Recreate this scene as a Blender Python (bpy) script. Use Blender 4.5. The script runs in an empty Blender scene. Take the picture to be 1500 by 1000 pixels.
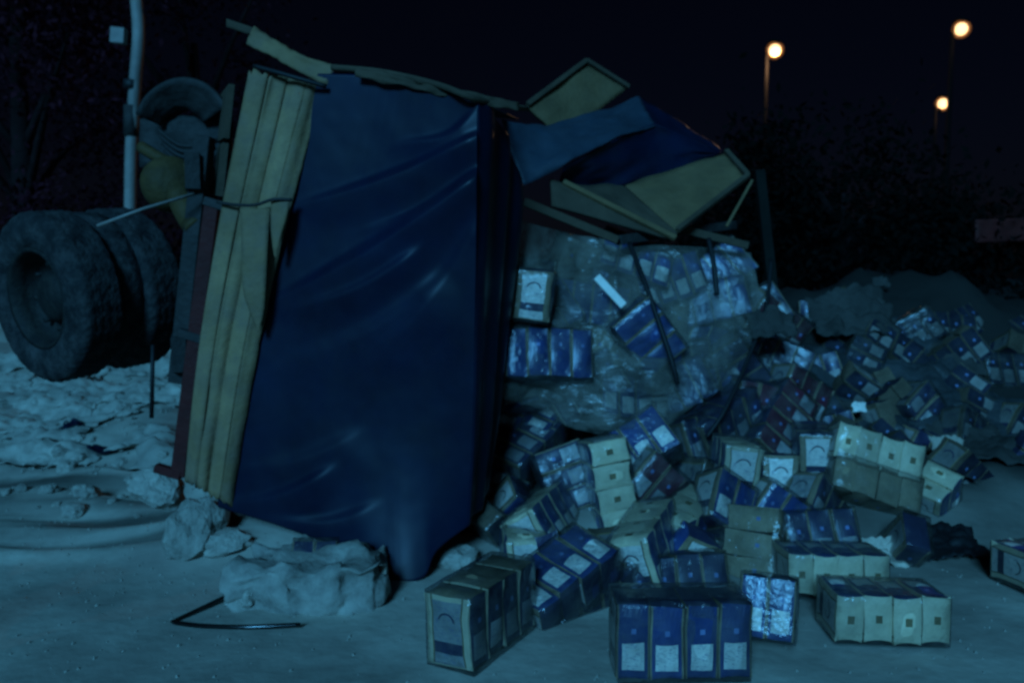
import bpy, bmesh, math, random
from mathutils import Vector, Matrix, noise
sc = bpy.context.scene
C = sc.collection
R = math.radians
rnd = random.Random(7)

# ------------------------------------------------------------------ camera
F = 1177.0            # focal length in pixels of the 1500 px wide photograph
CAMZ = 1.5
PITCH = math.atan(100 / F)
cam = bpy.data.cameras.new('camera')
cam.sensor_fit = 'HORIZONTAL'
cam.angle = 2 * math.atan(750 / F)
cam.clip_start = 0.05
cam.dof.use_dof = True; cam.dof.focus_distance = 2.0; cam.dof.aperture_fstop = 3.0     # hand-held phone, slightly front-focused
cam.clip_end = 2000
camo = bpy.data.objects.new('camera', cam)
camo.location = (0, 0, CAMZ)
camo.rotation_euler = (math.pi / 2 - PITCH, 0, 0)
C.objects.link(camo)
sc.camera = camo

# ------------------------------------------------------------------ sky and the one key light (cold low light from behind the camera)
SUN_EL, SUN_AZ = R(27), R(15)        # light comes from behind the camera, a little from the left
w = bpy.data.worlds.new('World'); sc.world = w; w.use_nodes = True
nt = w.node_tree; nt.nodes.clear()
sky = nt.nodes.new('ShaderNodeTexSky'); sky.sky_type = 'NISHITA'; sky.sun_disc = False
sky.sun_elevation = SUN_EL
sky.sun_rotation = math.pi + SUN_AZ
bg = nt.nodes.new('ShaderNodeBackground'); bg.inputs[1].default_value = 0.00075
tint = nt.nodes.new('ShaderNodeMix'); tint.data_type = 'RGBA'; tint.blend_type = 'MULTIPLY'
tint.inputs[0].default_value = 1.0; tint.inputs[7].default_value = (0.45, 0.5, 1.0, 1)
out = nt.nodes.new('ShaderNodeOutputWorld')
nt.links.new(sky.outputs[0], tint.inputs[6]); nt.links.new(tint.outputs[2], bg.inputs[0]); nt.links.new(bg.outputs[0], out.inputs[0])

sl = bpy.data.lights.new('sun', 'SUN'); sl.energy = 3.55; sl.angle = R(16); sl.color = (0.098, 0.49, 0.95)
so = bpy.data.objects.new('sun', sl); C.objects.link(so)
# travels +x (right), +y (away), down
ldir = Vector((math.sin(SUN_AZ) * math.cos(SUN_EL), math.cos(SUN_AZ) * math.cos(SUN_EL), -math.sin(SUN_EL)))
so.rotation_euler = ldir.to_track_quat('-Z', 'Y').to_euler()
so.location = (-2, -4, 5)

vs = sc.view_settings
vs.view_transform = 'Standard'; vs.look = 'None'; vs.exposure = 0; vs.gamma = 1; vs.use_curve_mapping = False
sc.cycles.use_denoising = True
sc.cycles.max_bounces = 6; sc.cycles.transparent_max_bounces = 16
sc.cycles.filter_width = 2.4
sc.cycles.sample_clamp_indirect = 3

# ------------------------------------------------------------------ helpers
cp, sp = math.cos(PITCH), math.sin(PITCH)
def P(px, py, d):
    "point seen at pixel (px,py) of the photo at forward distance d"
    u = (px - 750) / F; v = (500 - py) / F
    dx, dy, dz = u, cp + v * sp, -sp + v * cp
    t = d / dy
    return Vector((dx * t, d, CAMZ + dz * t))
def ss(a, b, x):
    t = min(1, max(0, (x - a) / (b - a))); return t * t * (3 - 2 * t)
def nz(x, y, z=0.0): return noise.noise(Vector((x, y, z)))
def fbm(x, y, z=0.0, o=4):
    s, a, f = 0, 1, 1
    for _ in range(o):
        s += a * nz(x * f, y * f, z + 3.1 * _); a *= .5; f *= 2.03
    return s
def link(o, parent=None):
    C.objects.link(o)
    if parent: o.parent = parent
    return o
def mesh(name, verts, faces, mats, parent=None, mi=None, smooth=False):
    m = bpy.data.meshes.new(name); m.from_pydata([tuple(v) for v in verts], [], faces); 
    for x in (mats if isinstance(mats, (list, tuple)) else [mats]): m.materials.append(x)
    if mi: m.polygons.foreach_set('material_index', mi)
    if smooth: m.polygons.foreach_set('use_smooth', [True] * len(m.polygons))
    m.update()
    return link(bpy.data.objects.new(name, m), parent)
def bmobj(name, bm, mat, parent=None, smooth=False):
    m = bpy.data.meshes.new(name); bm.to_mesh(m); bm.free()
    for x in (mat if isinstance(mat, (list, tuple)) else [mat]): m.materials.append(x)
    if smooth: m.polygons.foreach_set('use_smooth', [True] * len(m.polygons))
    m.update()
    return link(bpy.data.objects.new(name, m), parent)
def tag(o, label, cat, group=None):
    o['label'] = label; o['category'] = cat
    if group: o['group'] = group
    return o
def empty(name, loc=(0, 0, 0)):
    o = bpy.data.objects.new(name, None); o.location = loc; o.empty_display_size = .1; C.objects.link(o); return o
def reparent(o, parent):
    "keep world place: parents here are pure translations"
    o.parent = parent; o.location = Vector(o.location) - Vector(parent_world(parent)); return o
def parent_world(p):
    v = Vector((0, 0, 0))
    while p: v += Vector(p.location); p = p.parent
    return v

def sheet(name, fn, nu, nv, mat, parent=None, thick=0.0, smooth=True):
    "fn(u,v)->world point, grid sheet; thickened with a solidify if asked"
    off = parent_world(parent)
    vs_ = [fn(i / nu, j / nv) - off for j in range(nv + 1) for i in range(nu + 1)]
    fs = [(j * (nu + 1) + i, j * (nu + 1) + i + 1, (j + 1) * (nu + 1) + i + 1, (j + 1) * (nu + 1) + i) for j in range(nv) for i in range(nu)]
    o = mesh(name, vs_, fs, mat, parent, smooth=smooth)
    if thick:
        md = o.modifiers.new('s', 'SOLIDIFY'); md.thickness = thick; md.offset = 0
    return o
def tube(name, pts, r, mat, parent=None, n=8, closed_ends=True):
    "tube along world points; r number or list"
    off = parent_world(parent); pts = [Vector(p) - off for p in pts]
    rs = r if isinstance(r, (list, tuple)) else [r] * len(pts)
    vs_, fs = [], []; up = Vector((0.13, .21, 1)).normalized()
    for i, p in enumerate(pts):
        t = (pts[min(i + 1, len(pts) - 1)] - pts[max(i - 1, 0)]).normalized()
        a = t.cross(up)
        if a.length < .05: a = t.cross(Vector((1, 0, 0)))
        a.normalize(); b = t.cross(a)
        for k in range(n):
            th = 2 * math.pi * k / n
            vs_.append(p + (a * math.cos(th) + b * math.sin(th)) * rs[i])
    for i in range(len(pts) - 1):
        for k in range(n):
            fs.append((i * n + k, i * n + (k + 1) % n, (i + 1) * n + (k + 1) % n, (i + 1) * n + k))
    if closed_ends:
        fs.append(tuple(range(n - 1, -1, -1))); fs.append(tuple((len(pts) - 1) * n + k for k in range(n)))
    return mesh(name, vs_, fs, mat, parent, smooth=True)
def spline(pts, n=8):
    "Catmull-Rom through points"
    pts = [Vector(p) for p in pts]; out_ = []
    for i in range(len(pts) - 1):
        p0, p1, p2, p3 = pts[max(i - 1, 0)], pts[i], pts[i + 1], pts[min(i + 2, len(pts) - 1)]
        for k in range(n):
            t = k / n
            out_.append(.5 * ((2 * p1) + (p2 - p0) * t + (2 * p0 - 5 * p1 + 4 * p2 - p3) * t * t + (3 * p1 - p0 - 3 * p2 + p3) * t ** 3))
    out_.append(pts[-1]); return out_
def beam(name, a, b, wx, wy, mat, parent=None, side=(0, -1, 0), bevel=.004):
    "rectangular beam from a to b; wy measured along side"
    off = parent_world(parent); a = Vector(a) - off; b = Vector(b) - off
    t = (b - a).normalized(); s = Vector(side); s = (s - t * s.dot(t)).normalized(); x = t.cross(s)
    bm = bmesh.new(); vv = []
    for p in (a, b):
        for (i, j) in ((-1, -1), (1, -1), (1, 1), (-1, 1)):
            vv.append(bm.verts.new(p + x * (wx / 2 * i) + s * (wy / 2 * j)))
    for f in ((0, 1, 2, 3), (7, 6, 5, 4), (0, 4, 5, 1), (1, 5, 6, 2), (2, 6, 7, 3), (3, 7, 4, 0)): bm.faces.new([vv[k] for k in f])
    bmesh.ops.recalc_face_normals(bm, faces=bm.faces)
    if bevel: bmesh.ops.bevel(bm, geom=bm.edges[:], offset=bevel, segments=1, affect='EDGES')
    return bmobj(name, bm, mat, parent)
def coons(top, bottom, left, right):
    "Coons patch of four polylines (lists of Vectors); u left-right, v top-bottom"
    def ev(pl, t):
        ls = [0]
        for i in range(len(pl) - 1): ls.append(ls[-1] + (pl[i + 1] - pl[i]).length)
        s = t * ls[-1]
        for i in range(len(pl) - 1):
            if s <= ls[i + 1] + 1e-9:
                k = (s - ls[i]) / max(1e-9, ls[i + 1] - ls[i]); return pl[i].lerp(pl[i + 1], k)
        return pl[-1].copy()
    c00, c10, c01, c11 = top[0], top[-1], bottom[0], bottom[-1]
    def f(u, v):
        return (ev(top, u) * (1 - v) + ev(bottom, u) * v + ev(left, v) * (1 - u) + ev(right, v) * u
                - (c00 * (1 - u) * (1 - v) + c10 * u * (1 - v) + c01 * (1 - u) * v + c11 * u * v))
    return f
def PP(*l): return [P(*a) for a in l]

# ------------------------------------------------------------------ materials
def mat(name, col, rough=.7, var=.25, scale=6, bump=.0, bscale=40, spec=.3, metal=0, dust=0, dustcol=(.30, .27, .22), coat=0, rand=0):
    m = bpy.data.materials.new(name); m.use_nodes = True; t = m.node_tree; b = t.nodes['Principled BSDF']
    b.inputs['Roughness'].default_value = rough; b.inputs['Specular IOR Level'].default_value = spec; b.inputs['Metallic'].default_value = metal
    b.inputs['Coat Weight'].default_value = coat; b.inputs['Coat Roughness'].default_value = .15
    tc = t.nodes.new('ShaderNodeTexCoord'); geo = tc.outputs['Object']
    n = t.nodes.new('ShaderNodeTexNoise'); n.inputs['Scale'].default_value = scale; n.inputs['Detail'].default_value = 6; n.inputs['Roughness'].default_value = .65
    t.links.new(geo, n.inputs['Vector'])
    r = t.nodes.new('ShaderNodeMapRange'); r.inputs[1].default_value = .3; r.inputs[2].default_value = .7; r.inputs[3].default_value = 1 - var; r.inputs[4].default_value = 1 + var
    t.links.new(n.outputs[0], r.inputs[0])
    mul = t.nodes.new('ShaderNodeVectorMath'); mul.operation = 'SCALE'; mul.inputs[0].default_value = col
    last = r.outputs[0]
    if rand:
        oi = t.nodes.new('ShaderNodeObjectInfo'); rr = t.nodes.new('ShaderNodeMapRange'); rr.inputs[3].default_value = 1 - rand; rr.inputs[4].default_value = 1 + rand * .5
        t.links.new(oi.outputs['Random'], rr.inputs[0]); mm = t.nodes.new('ShaderNodeMath'); mm.operation = 'MULTIPLY'
        t.links.new(last, mm.inputs[0]); t.links.new(rr.outputs[0], mm.inputs[1]); last = mm.outputs[0]
    t.links.new(last, mul.inputs['Scale']); cout = mul.outputs[0]
    if dust:
        n2 = t.nodes.new('ShaderNodeTexNoise'); n2.inputs['Scale'].default_value = scale * 2.3; n2.inputs['Detail'].default_value = 8; n2.inputs['Roughness'].default_value = .7
        t.links.new(geo, n2.inputs['Vector'])
        r2 = t.nodes.new('ShaderNodeMapRange'); r2.inputs[1].default_value = .42; r2.inputs[2].default_value = .75; r2.inputs[3].default_value = 0; r2.inputs[4].default_value = dust
        t.links.new(n2.outputs[0], r2.inputs[0])
        mx = t.nodes.new('ShaderNodeMix'); mx.data_type = 'RGBA'; mx.inputs[7].default_value = (*dustcol, 1)
        t.links.new(r2.outputs[0], mx.inputs[0]); t.links.new(cout, mx.inputs[6]); cout = mx.outputs[2]
    t.links.new(cout, b.inputs['Base Color'])
    if bump:
        n3 = t.nodes.new('ShaderNodeTexNoise'); n3.inputs['Scale'].default_value = bscale; n3.inputs['Detail'].default_value = 6
        t.links.new(geo, n3.inputs['Vector'])
        bp = t.nodes.new('ShaderNodeBump'); bp.inputs['Strength'].default_value = bump; bp.inputs['Distance'].default_value = .02
        t.links.new(n3.outputs[0], bp.inputs['Height']); t.links.new(bp.outputs[0], b.inputs['Normal'])
    return m
M = {}
M['ground'] = mat('dusty_ground', (.34, .305, .25), .95, .38, 1.6, .28, 16, .15, dust=.45, dustcol=(.43, .39, .32))
M['tarp'] = mat('navy_tarp', (.0027, .0068, .020), .42, .4, 2.0, .0, 60, .16, dust=.10, dustcol=(.045, .045, .045))
M['tarp_pale'] = mat('faded_blue_tarp', (.022, .034, .05), .5, .25, 3, .1, 40, .2, dust=.2, dustcol=(.06, .06, .06))  # paler copy of the tarp; light on up-facing sheets put into colour
M['cream'] = mat('cream_board', (.21, .13, .066), .7, .45, 2.5, .35, 30, .15, dust=.7, dustcol=(.14, .10, .08), rand=.25)
M['ply'] = mat('weathered_plywood', (.13, .078, .036), .8, .3, 4, .3, 30, .2, dust=.4, dustcol=(.09, .065, .04))
M['ply_dark'] = mat('dirty_plywood', (.06, .04, .025), .85, .35, 4, .3, 30, .2, dust=.3, dustcol=(.08, .06, .04))
M['red'] = mat('dark_red_paint', (.055, .007, .006), .7, .35, 5, .3, 30, .2, dust=.15, dustcol=(.05, .03, .025))
M['steel'] = mat('grimy_steel', (.02, .017, .016), .7, .4, 6, .4, 30, .25, dust=.35, dustcol=(.05, .04, .035))
M['rust'] = mat('oily_yellow_brown_iron', (.06, .035, .012), .7, .4, 8, .4, 30, .2, dust=.3, dustcol=(.07, .045, .025))
M['rubber'] = mat('dusty_rubber', (.018, .017, .018), .9, .5, 5, .8, 30, .1, dust=.75, dustcol=(.085, .075, .072))
M['rim'] = mat('dirty_wheel_rim', (.010, .009, .009), .7, .4, 8, .3, 40, .2, dust=.5, dustcol=(.05, .04, .03))
M['black'] = mat('black_rubber_cable', (.006, .006, .007), .6, .2, 10)
M['post'] = mat('pale_painted_steel', (.20, .17, .15), .6, .35, 2.5, .2, 30, .3, dust=.4, dustcol=(.1, .08, .07))
M['lamp_post'] = mat('dark_lamp_post', (.02, .018, .016), .7, .2, 3)
M['panel'] = mat('dark_green_grey_panel', (.007, .008, .007), .9, .5, 2, .2, 20, .05)
M['stone'] = mat('pale_dusty_stone', (.34, .31, .26), .95, .35, 5, .7, 18, .1, dust=.4, dustcol=(.2, .18, .15), rand=.35)
M['dustpile'] = mat('dust_coated_wrap', (.22, .20, .17), .85, .45, 7, .6, 22, .25, dust=.6, dustcol=(.38, .35, .29))
M['white'] = mat('white_paper', (.68, .63, .56), .55, .12, 14, .1, 60, .3)
M['blue'] = mat('blue_print', (.022, .042, .135), .33, .25, 12, .05, 60, .5, dust=.18, dustcol=(.16, .15, .14), rand=.3)
M['blue2'] = mat('pale_blue_print', (.12, .16, .30), .35, .2, 12, 0, 60, .4)
M['navy'] = mat('navy_print', (.022, .022, .05), .4, .25, 12, 0, 60, .4, dust=.15, dustcol=(.1, .09, .09))
M['maroon'] = mat('maroon_print', (.075, .018, .028), .4, .25, 12, 0, 60, .4)
M['card'] = mat('cream_card', (.62, .50, .32), .6, .25, 8, .1, 50, .3, dust=.35, dustcol=(.36, .30, .22), rand=.4)
M['card_line'] = mat('tan_card_line', (.16, .11, .05), .7, .2, 8)
M['label'] = mat('white_label_print', (.74, .66, .56), .35, .2, 22, 0, 60, .4, dust=.2, dustcol=(.3, .28, .26), rand=.25)
M['debris'] = mat('dust_white_sheeting', (.30, .275, .23), .85, .35, 4, .3, 24, .15, dust=.5, dustcol=(.20, .18, .15), rand=.35)
M['wrap_dark'] = mat('muddy_wrap', (.03, .032, .034), .45, .5, 6, .4, 25, .35, dust=.4, dustcol=(.06, .055, .05))  # dark sheeting for the right rear heap
M['scrap'] = mat('torn_paper', (.45, .38, .30), .8, .25, 9, .3, 40, .2, rand=.4)
M['cloth'] = mat('dirty_cloth', (.042, .038, .034), .9, .35, 5, .5, 30, .1)
M['bark'] = mat('dark_bark', (.012, .006, .006), .95, .4, 6, .8, 20, .1)
M['bush'] = mat('dark_scrub_leaves', (.003, .0035, .003), .95, .4, 3, 0, 20, .03, rand=.3)
M['leaf'] = mat('dark_dry_foliage', (.03, .006, .010), .9, .4, 3, 0, 20, .05, rand=.3)

def ground_falloff():  # mixes the painted light falloff and the rut streaks into the ground colour
    t = M['ground'].node_tree; b = t.nodes['Principled BSDF']; src = b.inputs['Base Color'].links[0].from_socket
    a = t.nodes.new('ShaderNodeAttribute'); a.attribute_name = 'soil'
    n = t.nodes.new('ShaderNodeTexNoise'); n.inputs['Scale'].default_value = .9; n.inputs['Detail'].default_value = 5
    tc = t.nodes.new('ShaderNodeTexCoord'); t.links.new(tc.outputs['Object'], n.inputs['Vector'])
    # broad damp or oily stains on the road
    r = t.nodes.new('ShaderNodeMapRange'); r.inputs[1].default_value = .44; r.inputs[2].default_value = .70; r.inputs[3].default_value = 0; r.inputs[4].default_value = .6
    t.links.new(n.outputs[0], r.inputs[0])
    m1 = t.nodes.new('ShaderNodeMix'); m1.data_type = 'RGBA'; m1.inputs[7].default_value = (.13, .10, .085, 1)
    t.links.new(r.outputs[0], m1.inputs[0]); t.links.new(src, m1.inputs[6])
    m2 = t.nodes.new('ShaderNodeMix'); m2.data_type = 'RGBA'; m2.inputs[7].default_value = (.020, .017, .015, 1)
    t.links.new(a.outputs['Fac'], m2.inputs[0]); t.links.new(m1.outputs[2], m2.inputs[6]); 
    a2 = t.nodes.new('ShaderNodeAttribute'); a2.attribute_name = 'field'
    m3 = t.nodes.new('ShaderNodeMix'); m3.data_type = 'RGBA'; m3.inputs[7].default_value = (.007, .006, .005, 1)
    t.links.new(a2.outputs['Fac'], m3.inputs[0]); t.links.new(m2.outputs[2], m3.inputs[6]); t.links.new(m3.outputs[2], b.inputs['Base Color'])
ground_falloff()
def film_material():
    m = bpy.data.materials.new('shrink_film'); m.use_nodes = True; t = m.node_tree; t.nodes.clear()
    o = t.nodes.new('ShaderNodeOutputMaterial'); tr = t.nodes.new('ShaderNodeBsdfTransparent'); gl = t.nodes.new('ShaderNodeBsdfGlossy')
    tr.inputs[0].default_value = (.86, .87, .88, 1); gl.inputs['Roughness'].default_value = .2
    fr = t.nodes.new('ShaderNodeFresnel'); fr.inputs[0].default_value = 1.5
    tc = t.nodes.new('ShaderNodeTexCoord'); n = t.nodes.new('ShaderNodeTexNoise'); n.inputs['Scale'].default_value = 26; n.inputs['Detail'].default_value = 4
    bp = t.nodes.new('ShaderNodeBump'); bp.inputs['Strength'].default_value = .5; bp.inputs['Distance'].default_value = .02
    t.links.new(tc.outputs['Object'], n.inputs['Vector']); t.links.new(n.outputs[0], bp.inputs['Height']); t.links.new(bp.outputs[0], gl.inputs['Normal']); t.links.new(bp.outputs[0], fr.inputs['Normal'])
    df = t.nodes.new('ShaderNodeBsdfDiffuse'); df.inputs[0].default_value = (.30, .28, .25, 1)
    n2 = t.nodes.new('ShaderNodeTexNoise'); n2.inputs['Scale'].default_value = 9; n2.inputs['Detail'].default_value = 5; t.links.new(tc.outputs['Object'], n2.inputs['Vector'])
    r = t.nodes.new('ShaderNodeMapRange'); r.inputs[1].default_value = .45; r.inputs[2].default_value = .8; r.inputs[3].default_value = .02; r.inputs[4].default_value = .18; t.links.new(n2.outputs[0], r.inputs[0])
    m1 = t.nodes.new('ShaderNodeMixShader'); m2 = t.nodes.new('ShaderNodeMixShader')
    t.links.new(r.outputs[0], m1.inputs[0]); t.links.new(tr.outputs[0], m1.inputs[1]); t.links.new(df.outputs[0], m1.inputs[2])
    mn = t.nodes.new('ShaderNodeMath'); mn.operation = 'MINIMUM'; mn.inputs[1].default_value = .5; t.links.new(fr.outputs[0], mn.inputs[0]); t.links.new(mn.outputs[0], m2.inputs[0]); t.links.new(m1.outputs[0], m2.inputs[1]); t.links.new(gl.outputs[0], m2.inputs[2])
    t.links.new(m2.outputs[0], o.inputs[0]); return m
def plastic_material():
    m = bpy.data.materials.new('cloudy_plastic'); m.use_nodes = True; t = m.node_tree; t.nodes.clear()
    o = t.nodes.new('ShaderNodeOutputMaterial'); tr = t.nodes.new('ShaderNodeBsdfTransparent'); b = t.nodes.new('ShaderNodeBsdfPrincipled')
    b.inputs['Base Color'].default_value = (.17, .155, .13, 1); b.inputs['Roughness'].default_value = .22; b.inputs['Specular IOR Level'].default_value = .6
    tc = t.nodes.new('ShaderNodeTexCoord'); n = t.nodes.new('ShaderNodeTexNoise'); n.inputs['Scale'].default_value = 3.5; n.inputs['Detail'].default_value = 7; n.inputs['Roughness'].default_value = .65
    r = t.nodes.new('ShaderNodeMapRange'); r.inputs[1].default_value = .38; r.inputs[2].default_value = .66; r.inputs[3].default_value = .22; r.inputs[4].default_value = .74
    mx = t.nodes.new('ShaderNodeMixShader')
    t.links.new(tc.outputs['Object'], n.inputs['Vector']); t.links.new(n.outputs[0], r.inputs[0]); t.links.new(r.outputs[0], mx.inputs[0])
    mp = t.nodes.new('ShaderNodeMapping'); mp.inputs['Rotation'].default_value = (0, .6, 0); mp.inputs['Scale'].default_value = (3, 6, 11); t.links.new(tc.outputs['Object'], mp.inputs[0])
    n4 = t.nodes.new('ShaderNodeTexNoise'); n4.inputs['Scale'].default_value = 1.6; n4.inputs['Detail'].default_value = 5; n4.inputs['Distortion'].default_value = 1.2; t.links.new(mp.outputs[0], n4.inputs['Vector'])
    bp = t.nodes.new('ShaderNodeBump'); bp.inputs['Strength'].default_value = .6; bp.inputs['Distance'].default_value = .035; t.links.new(n4.outputs[0], bp.inputs['Height']); t.links.new(bp.outputs[0], b.inputs['Normal'])
    t.links.new(tr.outputs[0], mx.inputs[1]); t.links.new(b.outputs[0], mx.inputs[2]); t.links.new(mx.outputs[0], o.inputs[0]); return m
M['card_dirty'] = mat('soil_caked_card', (.10, .075, .05), .9, .5, 7, .3, 40, .1, dust=.6, dustcol=(.035, .03, .026), rand=.5)  # darkened copy of the card; light falloff put into the colour
M['mud'] = mat('mud_smeared_print', (.012, .014, .026), .75, .5, 9, .2, 40, .15, dust=.6, dustcol=(.035, .03, .026), rand=.4)  # side print darkened for the poorly lit rear heap
M['label_dirty'] = mat('soil_caked_label', (.20, .18, .16), .8, .4, 9, .2, 40, .15, dust=.6, dustcol=(.05, .045, .04), rand=.5)  # label darkened the same way, dimness in the colour
M['card_mid'] = mat('grubby_card', (.26, .19, .115), .75, .4, 8, .2, 40, .2, dust=.5, dustcol=(.12, .095, .07), rand=.4)  # card at a mid-dark tone
M['label_mid'] = mat('grubby_label', (.36, .33, .30), .5, .3, 12, .1, 40, .3, dust=.4, dustcol=(.14, .13, .12), rand=.5)  # greyer label; also carries the painted side shade of the dull kind
def print_lines(m):
    "fine rows of illegible small print and smudges on the paper"
    t = m.node_tree; b = t.nodes['Principled BSDF']; src = b.inputs['Base Color'].links[0].from_socket
    tc = t.nodes.new('ShaderNodeTexCoord'); mp = t.nodes.new('ShaderNodeMapping'); mp.inputs['Scale'].default_value = (70, 70, 210)
    n = t.nodes.new('ShaderNodeTexNoise'); n.inputs['Scale'].default_value = 1; n.inputs['Detail'].default_value = 2
    r = t.nodes.new('ShaderNodeMapRange'); r.inputs[1].default_value = .56; r.inputs[2].default_value = .64; r.inputs[3].default_value = 0; r.inputs[4].default_value = .55
    t.links.new(tc.outputs['Object'], mp.inputs[0]); t.links.new(mp.outputs[0], n.inputs['Vector']); t.links.new(n.outputs[0], r.inputs[0])
    mx = t.nodes.new('ShaderNodeMix'); mx.data_type = 'RGBA'; mx.inputs[7].default_value = (.07, .09, .18, 1)
    t.links.new(r.outputs[0], mx.inputs[0]); t.links.new(src, mx.inputs[6]); t.links.new(mx.outputs[2], b.inputs['Base Color'])
print_lines(M['label']); print_lines(M['label_mid'])
M['film'] = film_material(); M['plastic'] = plastic_material()

# ------------------------------------------------------------------ ground: one sheet, bank on the left, mound on the right with light falloff painted dark
def h(x, y):
    z = .012 * fbm(x * 1.3, y * 1.3, 5) + .004 * nz(x * 9, y * 9)
    # dug-up stony bank to the left rear
    lm = ss(-.9, -2.0, x)
    b = lm * (.12 * ss(4.6, 6.0, y) + .75 * ss(5.6, 10.5, y))
    rough = lm * ss(4.8, 6.2, y)
    z += b + rough * (.12 * fbm(x * 1.6, y * 1.6, 2) + .04 * (.5 - abs(fbm(x * 3.4, y * 3.4, 8, 3))) + .008 * nz(x * 17, y * 17))
    # wheel ruts on the left
    rm = ss(-1.0, -1.5, x) * ss(3.9, 4.3, y) * ss(6.6, 5.8, y)
    z += rm * .05 * math.sin((y * 1.0 + .12 * x + .15 * nz(x * .8, y)) * 15) * (.6 + .6 * nz(x * 1.2, y * 2.2, 4))
    # mound under the spilled load
    ys = y - .22 * max(0, x - 1.3)
    mm = ss(-.45, .35, x)
    z += mm * (.26 * ss(3.75, 4.7, ys) + .75 * ss(4.9, 7.0, ys) - .9 * ss(8.5, 13, ys))
    z += mm * ss(4.1, 5, ys) * (.07 * fbm(x * 2.1, y * 2.1, 9) + .03 * fbm(x * 7, y * 7, 1, 2))
    z += (.42 + .25 * fbm(x * 1.7, y * 1.7, 31)) * math.exp(-(((x - 3.6) / 1.3) ** 2 + ((y - 7.6) / 1.2) ** 2))
    # soil under the tarp edge
    z += .20 * math.exp(-(((x + 1.40) / .55) ** 2 + ((y - 4.35) / .30) ** 2))
    return z
def gpt(px, py, lift=0):
    "walk the ray of a pixel until it meets the ground"
    d = 2.2
    while d < 40:
        p = P(px, py, d)
        if p.z <= h(p.x, p.y): break
        d += .02
    return p + Vector((0, 0, lift))
def far_falloff(x, y): return ss(6.9, 8.6, y + .8 * nz(x * .7, y * .7) + (2.4 if x < -1 else 0) * -1)  # far ground darkened in colour, standing in for light fading with distance
def falloff_and_ruts(x, y):
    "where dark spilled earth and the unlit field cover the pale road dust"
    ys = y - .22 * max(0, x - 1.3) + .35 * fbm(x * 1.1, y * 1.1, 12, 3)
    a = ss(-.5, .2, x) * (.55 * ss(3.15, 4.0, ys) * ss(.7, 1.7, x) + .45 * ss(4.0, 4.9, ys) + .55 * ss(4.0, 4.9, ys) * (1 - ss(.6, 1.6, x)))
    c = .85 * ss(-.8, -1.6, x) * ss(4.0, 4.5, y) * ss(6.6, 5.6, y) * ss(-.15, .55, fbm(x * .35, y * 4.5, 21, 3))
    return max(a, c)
N = 430
def warp(t, a, b): return a * math.sinh(b * t) / math.sinh(b)
xs = [warp(2 * i / N - 1, 150, 5.2) for i in range(N + 1)]
ys = [3.6 + warp(2 * i / N - 1, 190, 5.6) for i in range(N + 1)]
gv = [(x, y, h(x, y)) for y in ys for x in xs]
gf = [(j * (N + 1) + i, j * (N + 1) + i + 1, (j + 1) * (N + 1) + i + 1, (j + 1) * (N + 1) + i) for j in range(N) for i in range(N)]
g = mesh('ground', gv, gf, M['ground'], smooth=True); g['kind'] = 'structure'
at_ = g.data.attributes.new('soil', 'FLOAT', 'POINT'); at_.data.foreach_set('value', [falloff_and_ruts(x, y) for (x, y, z) in gv])
at_ = g.data.attributes.new('field', 'FLOAT', 'POINT'); at_.data.foreach_set('value', [far_falloff(x, y) for (x, y, z) in gv])

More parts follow.
